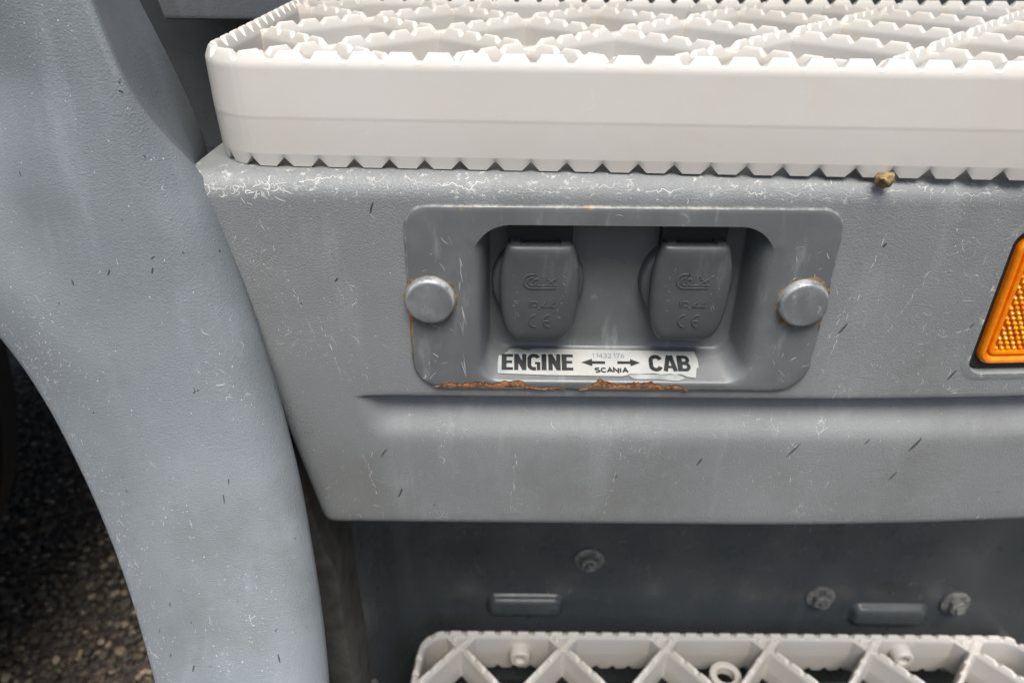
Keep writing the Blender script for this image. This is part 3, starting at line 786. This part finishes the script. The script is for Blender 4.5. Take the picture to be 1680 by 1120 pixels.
def poly_path(pts, radii):
    """closed polygon with rounded corners -> dense points"""
    out = []
    n = len(pts)
    for i in range(n):
        p = Vector(pts[i]); a = (Vector(pts[i-1])-p).normalized(); b = (Vector(pts[(i+1) % n])-p).normalized()
        ang = a.angle(b); r = radii[i]; d = r/math.tan(ang/2)
        c = p+(a+b).normalized()*(r/math.sin(ang/2)); s = p+a*d-c; e = p+b*d-c
        a0 = math.atan2(s.y, s.x); a1 = math.atan2(e.y, e.x); da = (a1-a0+math.pi) % (2*math.pi)-math.pi
        for k in range(13): q = a0+da*k/12; out.append((c.x+r*math.cos(q), c.y+r*math.sin(q)))
    return out
def step_tread(label, corners, radii, z0, h, xnode, ynode, phase, thick=5.8, ybow=False):
    cx = sum(c[0] for c in corners)/len(corners); cy = sum(c[1] for c in corners)/len(corners)
    root = empty('step_tread', (cx, cy, z0)); tag(root, label, 'step tread', 'cream plastic lattice treads')
    B = lambda x, y: 0
    pts = poly_path(corners, radii)           # counter-clockwise, starts near corner 0
    P = np.array(pts+[pts[0]]); seg = np.linalg.norm(np.diff(P, axis=0), axis=1); cum = np.concatenate([[0], np.cumsum(seg)])
    L = cum[-1]; nt = round(L/(PITCHX/6)); pitch = L/nt
    def path(s):
        s = s % L; i = min(len(seg)-1, max(0, int(np.searchsorted(cum, s, side='right'))-1))
        t = (s-cum[i])/max(1e-6, seg[i]); p = P[i]*(1-t)+P[i+1]*t
        # smoothed normal from a short chord
        def at(q):
            q = q % L; j = min(len(seg)-1, max(0, int(np.searchsorted(cum, q, side='right'))-1)); u = (q-cum[j])/max(1e-6, seg[j]); return P[j]*(1-u)+P[j+1]*u
        d = at(s+1.2)-at(s-1.2); d /= np.linalg.norm(d)
        return (p[0], p[1]+B(p[0], p[1])), (d[1], -d[0])
    v, f, w = wall(path, L-.01, phase, h, thick, z0, pitch)
    mesh('rim', v, f, M_cream, root, 50, w)
    # lattice: clip both families of diagonals to the inner outline
    ctr = np.array([cx, cy]); inner = []
    for i in range(0, len(pts)):
        q = np.array(pts[i]); (pp, nn) = path(cum[i]); inner.append(q-np.array(nn)*(thick*.6))
    node = math.hypot(PITCHX/2, HALFY); tp = (node-9.2)/4
    for sgn in (1, -1):
        d = np.array([sgn*PITCHX/2, HALFY]); d /= np.linalg.norm(d)
        for k in range(-14, 15):
            o = np.array([xnode+PITCHX*k, ynode]); t0, t1 = -1e9, 1e9; ok = True
            for i in range(len(inner)):
                a = inner[i]; e = inner[(i+1) % len(inner)]-a
                if np.linalg.norm(e) < 1e-6: continue
                nrm = np.array([-e[1], e[0]])/np.linalg.norm(e)   # inward for ccw
                den = d@nrm; num = (a-o)@nrm
                if abs(den) < 1e-9:
                    if num > 0: ok = False
                elif den > 0: t0 = max(t0, num/den)
                else: t1 = min(t1, num/den)
            if not ok or t1-t0 < 6: continue
            def lp(s, o=o, d=d, t0=t0):
                p = o+d*(t0+s); return (p[0]+d[1]*2.6, p[1]-d[0]*2.6+B(p[0], p[1])), (d[1], -d[0])
            # tooth phases restart after every node: four teeth, then a flat saddle
            ss = []
            def flat(s, t0=t0): q = (t0+s) % node; return q < 4.6 or q > node-4.6
            # build piecewise so that each span has exactly four teeth
            total = t1-t0; samples = []
            j = math.floor(t0/node)-1
            while j*node < t1:
                base = j*node
                samples += [(base, 0, True), (base+4.55, 0, True)]
                for q in range(4):
                    for p in PHASES: samples.append((base+4.6+(q+p)*tp, p, False))
                samples.append((base+node-4.55, 0, True))
                j += 1
            samples = [x for x in samples if t0+.05 < x[0] < t1-.05]
            samples = [(t0, 0, True)]+samples+[(t1, 0, True)]
            rings = []; wr = []; deep = 2.1; th = 5.4; hh = h-1.4-(.3 if sgn < 0 else 0)
            for s, p, fl_ in samples:
                (x, y), (nx, ny) = lp(s-t0)
                sec, w = section(th, hh, hh+(-deep if fl_ else tooth(p, deep)), 3.5, 1.7, 4.0, 5.5, False)
                rings.append([(x-nx*i, y-ny*i, z0+z) for i, z in sec]); wr += w
            v, f = loft(rings, True, True, True)
            mesh('rib', v, f, M_cream, root, 50, wr)
    for yr_, sg in ((corners[2][1]-thick+.6, -1),) if not ybow else ():
        for k in range(-1, 8):                 # solid web where two ribs meet the rear rim
            xn = xnode+PITCHX*k
            if not corners[3][0]+12 < xn < corners[2][0]-12: continue
            dy = yr_-ynode+3.0; a = [(xn-dy*.87-3, yr_), (xn+dy*.87+3, yr_), (xn+1.2, ynode-5), (xn-1.2, ynode-5)]
            zt_ = z0+h-4.15
            v = [(x, y, z0+6) for x, y in a]+[(x, y, zt_) for x, y in a]
            mesh('gusset', v, [(0, 1, 2, 3), (4, 5, 6, 7), (0, 1, 5, 4), (1, 2, 6, 5), (2, 3, 7, 6), (3, 0, 4, 7)], M_cream, root, 30, [.4]*8)
    return root
TZ = 64.0
t_up = step_tread('upper cream plastic lattice step tread resting on the grey panel', [(-106, 9.0), (392, -8.5), (400, 200), (-117, 200)], [24, 24, 24, 24], TZ-.2, 37.6, -31.0, 5.0, 4.0, ybow=True)
LZ = -307.0
t_lo = step_tread('lower cream plastic lattice step tread at the bottom, slightly blurred', [(-80, -75), (386, -75), (372, 117), (-64, 117)], [24, 24, 20, 20], LZ-37.6, 37.6, -34.5, 106.0, 3.0)
# moulded studs and eyelet of the lower tread
def lower_details():
    zt = LZ
    for px, py in ((853, 1082), (1483, 1084)):
        p = atY(px, py, 103); x, zc = p[0], p[2]
        rg = lambda r, y: [(x+r*math.cos(2*math.pi*k/28), y, zc+r*math.sin(2*math.pi*k/28)) for k in range(28)]
        v, f = loft([rg(7.4, 112), rg(7.2, 103.8), rg(6.6, 103), rg(4.0, 103), rg(3.6, 103.8), rg(3.4, 110)], cap1=True)
        mesh('stud', v, f, M_cream, t_lo)
    p = atZ(1190, 1108, zt-14)
    ro, ri = 11.0, 6.2; R = []
    for k in range(36):
        a = 2*math.pi*k/36; c, s = math.cos(a), math.sin(a)
        R.append([(p[0]+r*c, p[1]+r*s, z) for r, z in ((ro, zt-20), (ro, zt-13), (ro-.8, zt-12.2), (ri+.8, zt-12.2), (ri, zt-13), (ri, zt-20))])
    R.append(R[0]); v, f = loft(R, True)
    mesh('eyelet', v, f, M_cream, t_lo)
lower_details()

# ------------------------------------------------------------------ lower step housing: dark back wall, bolts, pads, tray
WY = 126.0
def lower_housing():
    root = empty('step_well', (150, WY, LZ-60))
    tag(root, 'dark grey inner wall behind the lower step', 'step housing')
    xs = list(np.linspace(-190, -20, 26))+list(np.linspace(-10, 420, 40)); rows = []
    for z in np.linspace(-60, LZ-80, 30):
        R = []
        for x in xs:
            t = sstep(-68, -128, x); y = WY-72*t-(z+60)*.02-t*max(0, -(z+95))*.28
            if x > 330: y -= 45*sstep(330, 400, x)
            R.append((x, y, z))
        rows.append(R)
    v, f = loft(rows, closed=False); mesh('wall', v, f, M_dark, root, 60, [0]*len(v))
    mesh('tray', *box(-150, 420, -90, WY+6, LZ-120, LZ-112), M_liner, root)  # black sheets added so the openings of the lower tread stay dark
    mesh('tray', *box(-150, 420, -92, -88, LZ-112, LZ-42), M_liner, root)
    for px, py in ((968, 930), (1352, 993), (1576, 1003)):
        p = atY(px, py, WY-4); n = 28
        yw = WY-(p[2]+60)*.02
        rg = lambda r, y: [(p[0]+r*math.cos(2*math.pi*k/n), y, p[2]+r*math.sin(2*math.pi*k/n)) for k in range(n)]
        b = mesh('bolt', *loft([rg(10.5, yw), rg(10.5, yw-1.6), rg(9.8, yw-2.2), rg(6.6, yw-2.6)], cap1=True), M_bolt, root)
        hx = lambda r, y: [(p[0]+r*math.cos(math.pi*k/3+.4), y, p[2]+r*math.sin(math.pi*k/3+.4)) for k in range(6)]
        mesh('bolt_head', *loft([hx(6.6, yw-2.4), hx(6.6, yw-6.6), hx(5.9, yw-7.2)], cap1=True), M_bolt, b)
        mesh('bolt_tip', *tube((p[0], yw-7, p[2]), (p[0], yw-9.5, p[2]), 3.4, 16, 2.9), M_bolt, b)
    for px, py in ((862, 1008), (1470, 1024)):
        p = atY(px, py, WY-8); yw = WY-(p[2]+60)*.02
        w = 24
        r = [rrect(p[0]-w-2-i, p[0]+w+2+i, p[2]-11-i, p[2]+5+i, 5+i*.5, yy, 7, 3) for i, yy in ((3.2, yw+.5), (1.6, yw-1.0), (.9, yw-2.2), (.2, yw-3.6), (-.8, yw-4.8), (-2.0, yw-5.5), (-3.4, yw-5.8))]
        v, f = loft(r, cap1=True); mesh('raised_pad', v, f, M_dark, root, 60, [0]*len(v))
    # round boss with a dusty worn edge on the bulging left end of the wall
    def wally(x, z):
        t = sstep(-68, -128, x); return WY-72*t-(z+60)*.02-t*max(0, -(z+95))*.28
    cx, cz = None, None
    for yy in (100, 80, 70, 60, 55, 50, 60):
        c = atY(556, 1066, yy if cx is None else wally(cx, cz)); cx, cz = c[0], c[2]
    n = 48
    rg = lambda r, d: [(cx+r*math.cos(2*math.pi*k/n), wally(cx+r*math.cos(2*math.pi*k/n), cz+r*math.sin(2*math.pi*k/n))-d, cz+r*math.sin(2*math.pi*k/n)) for k in range(n)]
    v, f = loft([rg(33, -.5), rg(32.6, 1.6), rg(31.5, 2.6), rg(29.5, 2.8), rg(28.6, 1.9)])
    bo = mesh('round_boss', *loft([rg(28.7, 1.8), rg(20, 1.6), rg(10, 1.5), rg(1, 1.5)], cap1=True), M_dark, root, 60)
    mesh('worn_rim', v, f, M_dusty, bo, 60)
lower_housing()

def rubber_strip():
    Y = 34.0
    left = [(468, 735), (480, 800), (496, 870), (512, 950), (524, 1040), (536, 1160), (545, 1300)]
    right = [(488, 735), (505, 800), (526, 862), (534, 880), (541, 912), (556, 928), (562, 950), (570, 1010), (580, 1070), (592, 1130), (612, 1300)]
    ys = np.linspace(735, 1300, 60); rows = []
    for y in ys:
        a = atY(np.interp(y, [q[1] for q in left], [q[0] for q in left])-22, y, Y); b = atY(np.interp(y, [q[1] for q in right], [q[0] for q in right])-8, y, Y)
        w = b[0]-a[0]
        rows.append([(a[0], Y+40, a[2]), (a[0], Y+2, a[2]), (a[0]+1, Y, a[2]), (a[0]+w*.5, Y-1.2, a[2]), (b[0]-1.5, Y-.3, b[2]), (b[0]-.4, Y+.6, b[2]), (b[0], Y+2.4, b[2]), (b[0]-.5, Y+40, b[2])])
    v, f = loft(rows, closed=False)
    o = mesh('rubber_strip', v, f, M_strip, None, 60)
    tag(o, 'dusty brown rubber strip hanging between fender and lower step', 'rubber strip')
rubber_strip()

# ------------------------------------------------------------------ cab body above the step
def cab():
    Y = 206.0
    a = atY(272, 33, Y); top = atY(255, -10, Y); b = 40.0
    z0 = a[2]; z1 = z0+190; sl = (top[0]-a[0])/(top[2]-a[2])
    def sec(x, r=3.0):
        return [(x, Y+60, z0), (x, Y+r, z0), (x, Y+r*.3, z0+r*.3), (x, Y, z0+r), (x, Y, z0+60), (x, Y+4, z1)]
    rings = []
    for i, t in enumerate(np.linspace(0, 1, 14)):
        s = sec(lerp(a[0], b, t)); 
        rings.append([(x+(sl*(z-z0))*(1-t)+(1.5 if (i == 0) else 0)*0, y+(18 if i == 0 else 0)*0, z) for x, y, z in s])
    left = [(x-.3, y+50, z) for x, y, z in rings[0]]
    v, f = loft([left]+rings, closed=False)
    o = mesh('cab_panel', v, f, M_cab, None, 40, [.05]*len(v))
    tag(o, 'grey grained cab panel edge above the tread at the upper left', 'cab panel')
    v, f = merge([box(-360, 430, 262, 266, 0, 420), box(-232, 430, 262.5, 266, -330, -0.5)])
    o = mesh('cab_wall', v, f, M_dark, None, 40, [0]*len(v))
    tag(o, 'dark inner body wall between fender and upper tread', 'body wall')
cab()

# ------------------------------------------------------------------ small brown clod stuck under the tread
def clod():
    p = atY(1437, 299, 5.5); bm = bmesh.new(); bmesh.ops.create_icosphere(bm, subdivisions=3, radius=1)
    v = []
    for q in bm.verts:
        n = 1+.45*mnoise.noise(q.co*1.7)+.25*mnoise.noise(q.co*4.1)
        v.append((p[0]+q.co.x*3.2*n, -.6+q.co.y*2.4*n, ZL0+.8+q.co.z*2.4*n))
    f = [tuple(x.index for x in t.verts) for t in bm.faces]; bm.free()
    o = mesh('dirt_clod', v, f, M_clod, None, 80)
    tag(o, 'small brown dirt clod wedged under the upper tread', 'dirt clod')
clod()

# ------------------------------------------------------------------ scratches, flecks and dark scuffs as thin marks on the plastic
def mark_mat():
    t = NT('chalky_scratch'); w = t.wear()
    c = t.mix(w, (.24, .245, .242), (.86, .86, .82))
    return t.fin(Base_Color=c, Roughness=.75)
M_mark = mark_mat()
M_scuff = simple('dark_scuff', (.045, .047, .05), .5, .3, 300)
PZ = []
def panel_pt(x, z):
    if not PZ: PZ.extend([np.array([p[1] for p in PROF][::-1]), np.array([p[0] for p in PROF][::-1])])
    y = np.interp(z, PZ[0], PZ[1])
    if -60 < z < -24:
        t = (z+26)/-20.0; y *= sstep(lerp(-63, -58, t), lerp(-44, -50, t), x)
    return np.array([x, y+bow(x), z])
def fender_pt(u, v):
    u = min(len(FROWS[0])-1.01, max(0, u)); v = min(len(FROWS)-1.01, max(0, v))
    i, j = int(v), int(u); a, b = v-i, u-j
    q = lambda m, n: np.array(FROWS[m][n])
    return (q(i, j)*(1-b)+q(i, j+1)*b)*(1-a)+(q(i+1, j)*(1-b)+q(i+1, j+1)*b)*a
def walk(n, step, th, curl, jit, r):
    """random-walk polyline in mm"""
    p = np.zeros(2); out = [p.copy()]; k = r.normal(0, curl)
    for _ in range(n):
        k = k*.8+r.normal(0, curl)*.5; th += k+r.normal(0, jit)
        p = p+step*np.array([math.cos(th), math.sin(th)]); out.append(p.copy())
    return out
def strip_from(pts3, nrms, w, lift, taper=True):
    n = len(pts3); V = []; 
    for i in range(n):
        d = pts3[min(n-1, i+1)]-pts3[max(0, i-1)]; s_ = np.cross(d, nrms[i]); L = np.linalg.norm(s_)
        s_ = s_/L if L > 1e-9 else np.array([1.0, 0, 0])
        ww = w*(.35+.65*math.sin(math.pi*(i+.4)/(n-.2))) if taper else w
        V += [pts3[i]+nrms[i]*lift+s_*ww*.5, pts3[i]+nrms[i]*lift-s_*ww*.5]
    return [tuple(v) for v in V], [(2*i, 2*i+2, 2*i+3, 2*i+1) for i in range(n-1)]
class Marks:
    def __init__(s, pt, seed, jac=None): s.pt = pt; s.r = np.random.default_rng(seed); s.W = []; s.A = []; s.D = []; s.jac = jac
    def nrm(s, a, b):
        e = .4 if s.jac is None else .05
        n = np.cross(s.pt(a+e, b)-s.pt(a-e, b), s.pt(a, b+e)-s.pt(a, b-e)); n /= np.linalg.norm(n)
        return n if n@(CAM*1000-s.pt(a, b)) > 0 else -n
    def put(s, a, b, line, w, bright, dark=False, lift=.07):
        ja, jb = (1, 1) if s.jac is None else s.jac(a, b)
        P = []; N = []
        for q in line:
            aa, bb = a+q[0]/ja, b+q[1]/jb; P.append(s.pt(aa, bb)); N.append(s.nrm(aa, bb))
        m = strip_from(P, N, w, lift)
        if dark: s.D.append(m)
        else: s.W.append(m); s.A += [bright]*len(m[0])
    def build(s, parent):
        v, f = merge(s.W); o = mesh('scratch_marks', v, f, M_mark, parent, None, s.A); o['kind'] = 'stuff'
        if s.D:
            v, f = merge(s.D); o = mesh('dark_scuffs', v, f, M_scuff, parent, None); o['kind'] = 'stuff'
def hit_plate(x, z): return (-41 < x < 117 and -22 < z < 56) or (173 < x and -18.5 < z < 51)
def panel_marks():
    m = Marks(panel_pt, 11); r = m.r
    cl = [(r.uniform(-100, 225), r.uniform(-92, 60), r.uniform(1.5, 8)) for _ in range(34)]
    cl += [(-95, 40, 9), (-88, 5, 8), (-80, -5, 6), (140, 20, 12), (150, -5, 10), (165, 35, 8), (95, -70, 10), (120, -62, 12), (60, -60, 12), (-60, -75, 12), (178, -20, 4)]
    def ok(x, z): return x > xleft(z)+1.5 and not hit_plate(x, z) and -93 < z < 62 and not (-34 < z < -25)
    for _ in range(300):
        c = cl[r.integers(len(cl))]; x, z = (c[0]+r.normal(0, c[2]), c[1]+r.normal(0, c[2])) if r.random() < .88 else (r.uniform(-105, 230), r.uniform(-93, 60))
        if not ok(x, z): continue
        n = int(r.integers(5, 16)); m.put(x, z, walk(n, r.uniform(.2, .45), r.choice([-1.3, -1.1, -1.0, .6])+r.normal(0, .45), .07, .30, r), r.uniform(.05, .15), r.uniform(.1, .95)**1.4)
    for _ in range(1900):
        c = cl[r.integers(len(cl))]; x, z = (c[0]+r.normal(0, c[2]*1.2), c[1]+r.normal(0, c[2]*1.2)) if r.random() < .6 else (r.uniform(-105, 230), r.uniform(-93, 60))
        if not ok(x, z): continue
        m.put(x, z, walk(2, r.uniform(.06, .2), r.uniform(0, 6.28), .3, .2, r), r.uniform(.08, .30), r.uniform(.2, 1.0)**1.4)
    # long faint drag lines made of short dabs
    for (x0, z0, x1, z1) in ((131, 47, 120, -14), (124, 20, 113, -20), (150, 30, 141, 5), (-88, 48, -74, 0), (-72, 10, -66, -18), (-62, -52, -56, -84), (2, -54, 0, -86), (205, 20, 152, -2), (46, -52, 40, -90)):
        L = math.hypot(x1-x0, z1-z0); th = math.atan2(z1-z0, x1-x0); t = 0
        while t < L:
            l = r.uniform(.6, 3.5)
            if r.random() < .62:
                x, z = lerp(x0, x1, t/L)+r.normal(0, .25), lerp(z0, z1, t/L)
                if ok(x, z): m.put(x, z, walk(max(2, int(l/.5)), .5, th+r.normal(0, .06), .04, .08, r), r.uniform(.10, .24), r.uniform(.15, .75))
            t += l
    # jagged chalk line along the upper fold
    for (x0, x1, zc) in ((-104, -70, 59.0), (-72, -30, 61.5), (-28, 0, 60.5), (5, 40, 59.5), (45, 62, 58.8), (66, 118, 59.0), (120, 160, 58.2), (160, 215, 58.8)):
        x = x0; z = zc; line = []
        while x < x1:
            line.append((x, z)); x += r.uniform(.25, .8); z += r.normal(0, .42); z += (zc-z)*.12
            if r.random() < .09 and len(line) > 4:
                m.put(0, 0, line, r.uniform(.09, .24), r.uniform(.25, .8)); line = []; x += r.uniform(.3, 5); zc += r.normal(0, .8)
                zc = min(62.3, max(56.5, zc)); z = zc
        if len(line) > 3: m.put(0, 0, line, r.uniform(.09, .22), r.uniform(.25, .8))
    for _ in range(70):
        x = r.uniform(-106, 225); z = r.normal(59, 2.4)
        if x < xleft(z)+1 or z > 63: continue
        m.put(x, z, walk(int(r.integers(3, 10)), .25, r.choice([0, 3.1])+r.normal(0, .6), .2, .45, r), r.uniform(.10, .26), r.uniform(.15, .7))
    for _ in range(34):                       # cracked chalky patch at the left corner
        x = r.uniform(-104, -78); z = 58.5+r.normal(0, 1.6)
        if x < xleft(z)+.5: continue
        m.put(x, z, walk(int(r.integers(5, 14)), .35, r.choice([0, -1.5, 3.1])+r.normal(0, .4), .25, .4, r), r.uniform(.10, .30), r.uniform(.25, .85))
    for _ in range(16):                       # lower lip and light opening
        x = r.uniform(120, 210); z = r.normal(-19.5, 2)
        if not (-24 < z < -16.5): continue
        m.put(x, z, walk(int(r.integers(4, 14)), .3, r.uniform(0, 6.3), .25, .3, r), r.uniform(.1, .28), r.uniform(.3, .9))
    for _ in range(12):
        x, z = r.uniform(-85, 225), r.uniform(-90, 55)
        if not ok(x, z): continue
        l = .7+5*r.random()**2.4; m.put(x, z, walk(5, l/5, 1.05+r.normal(0, .15), .02, .03, r), r.uniform(.3, .55)+.06*l, 0, True, .09)
    for px, py, l, w in ((1492, 740, 7.2, 1.0), (1458, 788, 5.0, .6), (1290, 746, 8, .65), (1418, 728, 3, .5), (626, 746, 5, .55), (1592, 540, 2.6, .5), (1447, 404, 1.8, .8)):
        p = atY(px, py, 1); m.put(p[0], p[2], walk(6, l/6, 1.0, .01, .02, r), w, 0, True, .09)
    m.build(bpy.data.objects['truck_step'])
def fender_marks():
    def jac(u, v): return (max(.5, np.linalg.norm(fender_pt(u+.5, v)-fender_pt(u-.5, v))), -max(.5, np.linalg.norm(fender_pt(u, v+.5)-fender_pt(u, v-.5))))
    m = Marks(fender_pt, 23, jac); r = m.r
    def edgey(): return 4.5+abs(r.normal(0, 4.0)) if r.random() < .55 else r.uniform(5, 36)
    cl = [(edgey(), r.uniform(20, 150)) for _ in range(26)]
    for _ in range(170):
        c = cl[r.integers(len(cl))]; u, v = (c[0]+r.normal(0, 1.5), c[1]+r.normal(0, 3)) if r.random() < .7 else (edgey(), r.uniform(5, 155))
        if not 4 < u < 38: continue
        m.put(u, v, walk(int(r.integers(4, 14)), r.uniform(.2, .45), r.choice([-1.1, -.9, 2.0])+r.normal(0, .7), .16, .32, r), r.uniform(.08, .20), r.uniform(.15, .9)**1.5)
    for _ in range(2100):
        c = cl[r.integers(len(cl))]; u, v = (c[0]+r.normal(0, 2.2), c[1]+r.normal(0, 5)) if r.random() < .55 else (edgey(), r.uniform(5, 155))
        if not 4 < u < 38: continue
        m.put(u, v, walk(2, r.uniform(.08, .24), r.uniform(0, 6.28), .3, .2, r), r.uniform(.12, .38), r.uniform(.15, 1.0)**1.5)
    for _ in range(52):
        u, v = r.uniform(6, 40), r.uniform(34, 155)
        l = (.5+2.9*r.random()**2.2)*(.7 if v < 60 else 1); m.put(u, v, walk(5, l/5, 1.2+r.normal(0, .35)+(.9 if v < 55 else 0), .02, .03, r), r.uniform(.25, .5)+.05*l, 0, True, .09)
    m.build(bpy.data.objects['fender'])
panel_marks(); fender_marks()
def plate_marks():
    pt = lambda x, z: np.array([x, -1.52, z])
    m = Marks(pt, 5); r = m.r
    def ok(x, z): return PX0+3 < x < PX1-3 and PZ0+3 < z < PZ1-3 and not (RX0-6 < x < RX1+6 and z < RZ1+2.8)
    for _ in range(260):
        x, z = r.uniform(PX0, PX1), r.uniform(PZ0, PZ1)
        if not ok(x, z): continue
        m.put(x, z, walk(int(r.integers(3, 12)), r.uniform(.2, .5), r.choice([.4, -1.2, 1.9])+r.normal(0, .5), .10, .12, r), r.uniform(.08, .22), r.uniform(.15, .8))
    for _ in range(14):                        # worn streak beside the dish
        z = r.uniform(-10, 36); x = RX0-4.6+r.normal(0, .8)
        m.put(x, z, walk(int(r.integers(5, 16)), .55, -1.45+r.normal(0, .08), .01, .03, r), r.uniform(.08, .25), r.uniform(.1, .4))
    m.build(bpy.data.objects['socket_plate'])
    # a few light scuffs on the dark wall behind the lower step
    m = Marks(lambda x, z: np.array([x, WY-(z+60)*.02-.1, z]), 31); r = m.r
    for _ in range(160):
        x, z = r.uniform(-40, 320), r.uniform(-285, -110)
        m.put(x, z, walk(int(r.integers(3, 10)), r.uniform(.4, 1.2), r.choice([-.7, -1.4, .2])+r.normal(0, .3), .05, .15, r), r.uniform(.2, .6), r.uniform(0, .12))
    m.W and m.build(bpy.data.objects['step_well'])
    # dabs of wear on the socket flaps
    for o in [q for q in bpy.data.objects if q.name.startswith('power_socket')]:
        cx, cz = o.location.x*1000, o.location.z*1000
        m = Marks(lambda x, z: np.array([x, 2.17, z]), int(abs(cx)*7)+3); r = m.r
        for _ in range(16):
            m.put(cx+r.choice([-1, 1])*r.uniform(7, 9.5), cz+r.uniform(-11, 9), walk(int(r.integers(2, 8)), r.uniform(.15, .4), r.uniform(0, 6.3), .1, .2, r), r.uniform(.06, .18), r.uniform(0, .5)**1.5)
        m.build(o)
plate_marks()
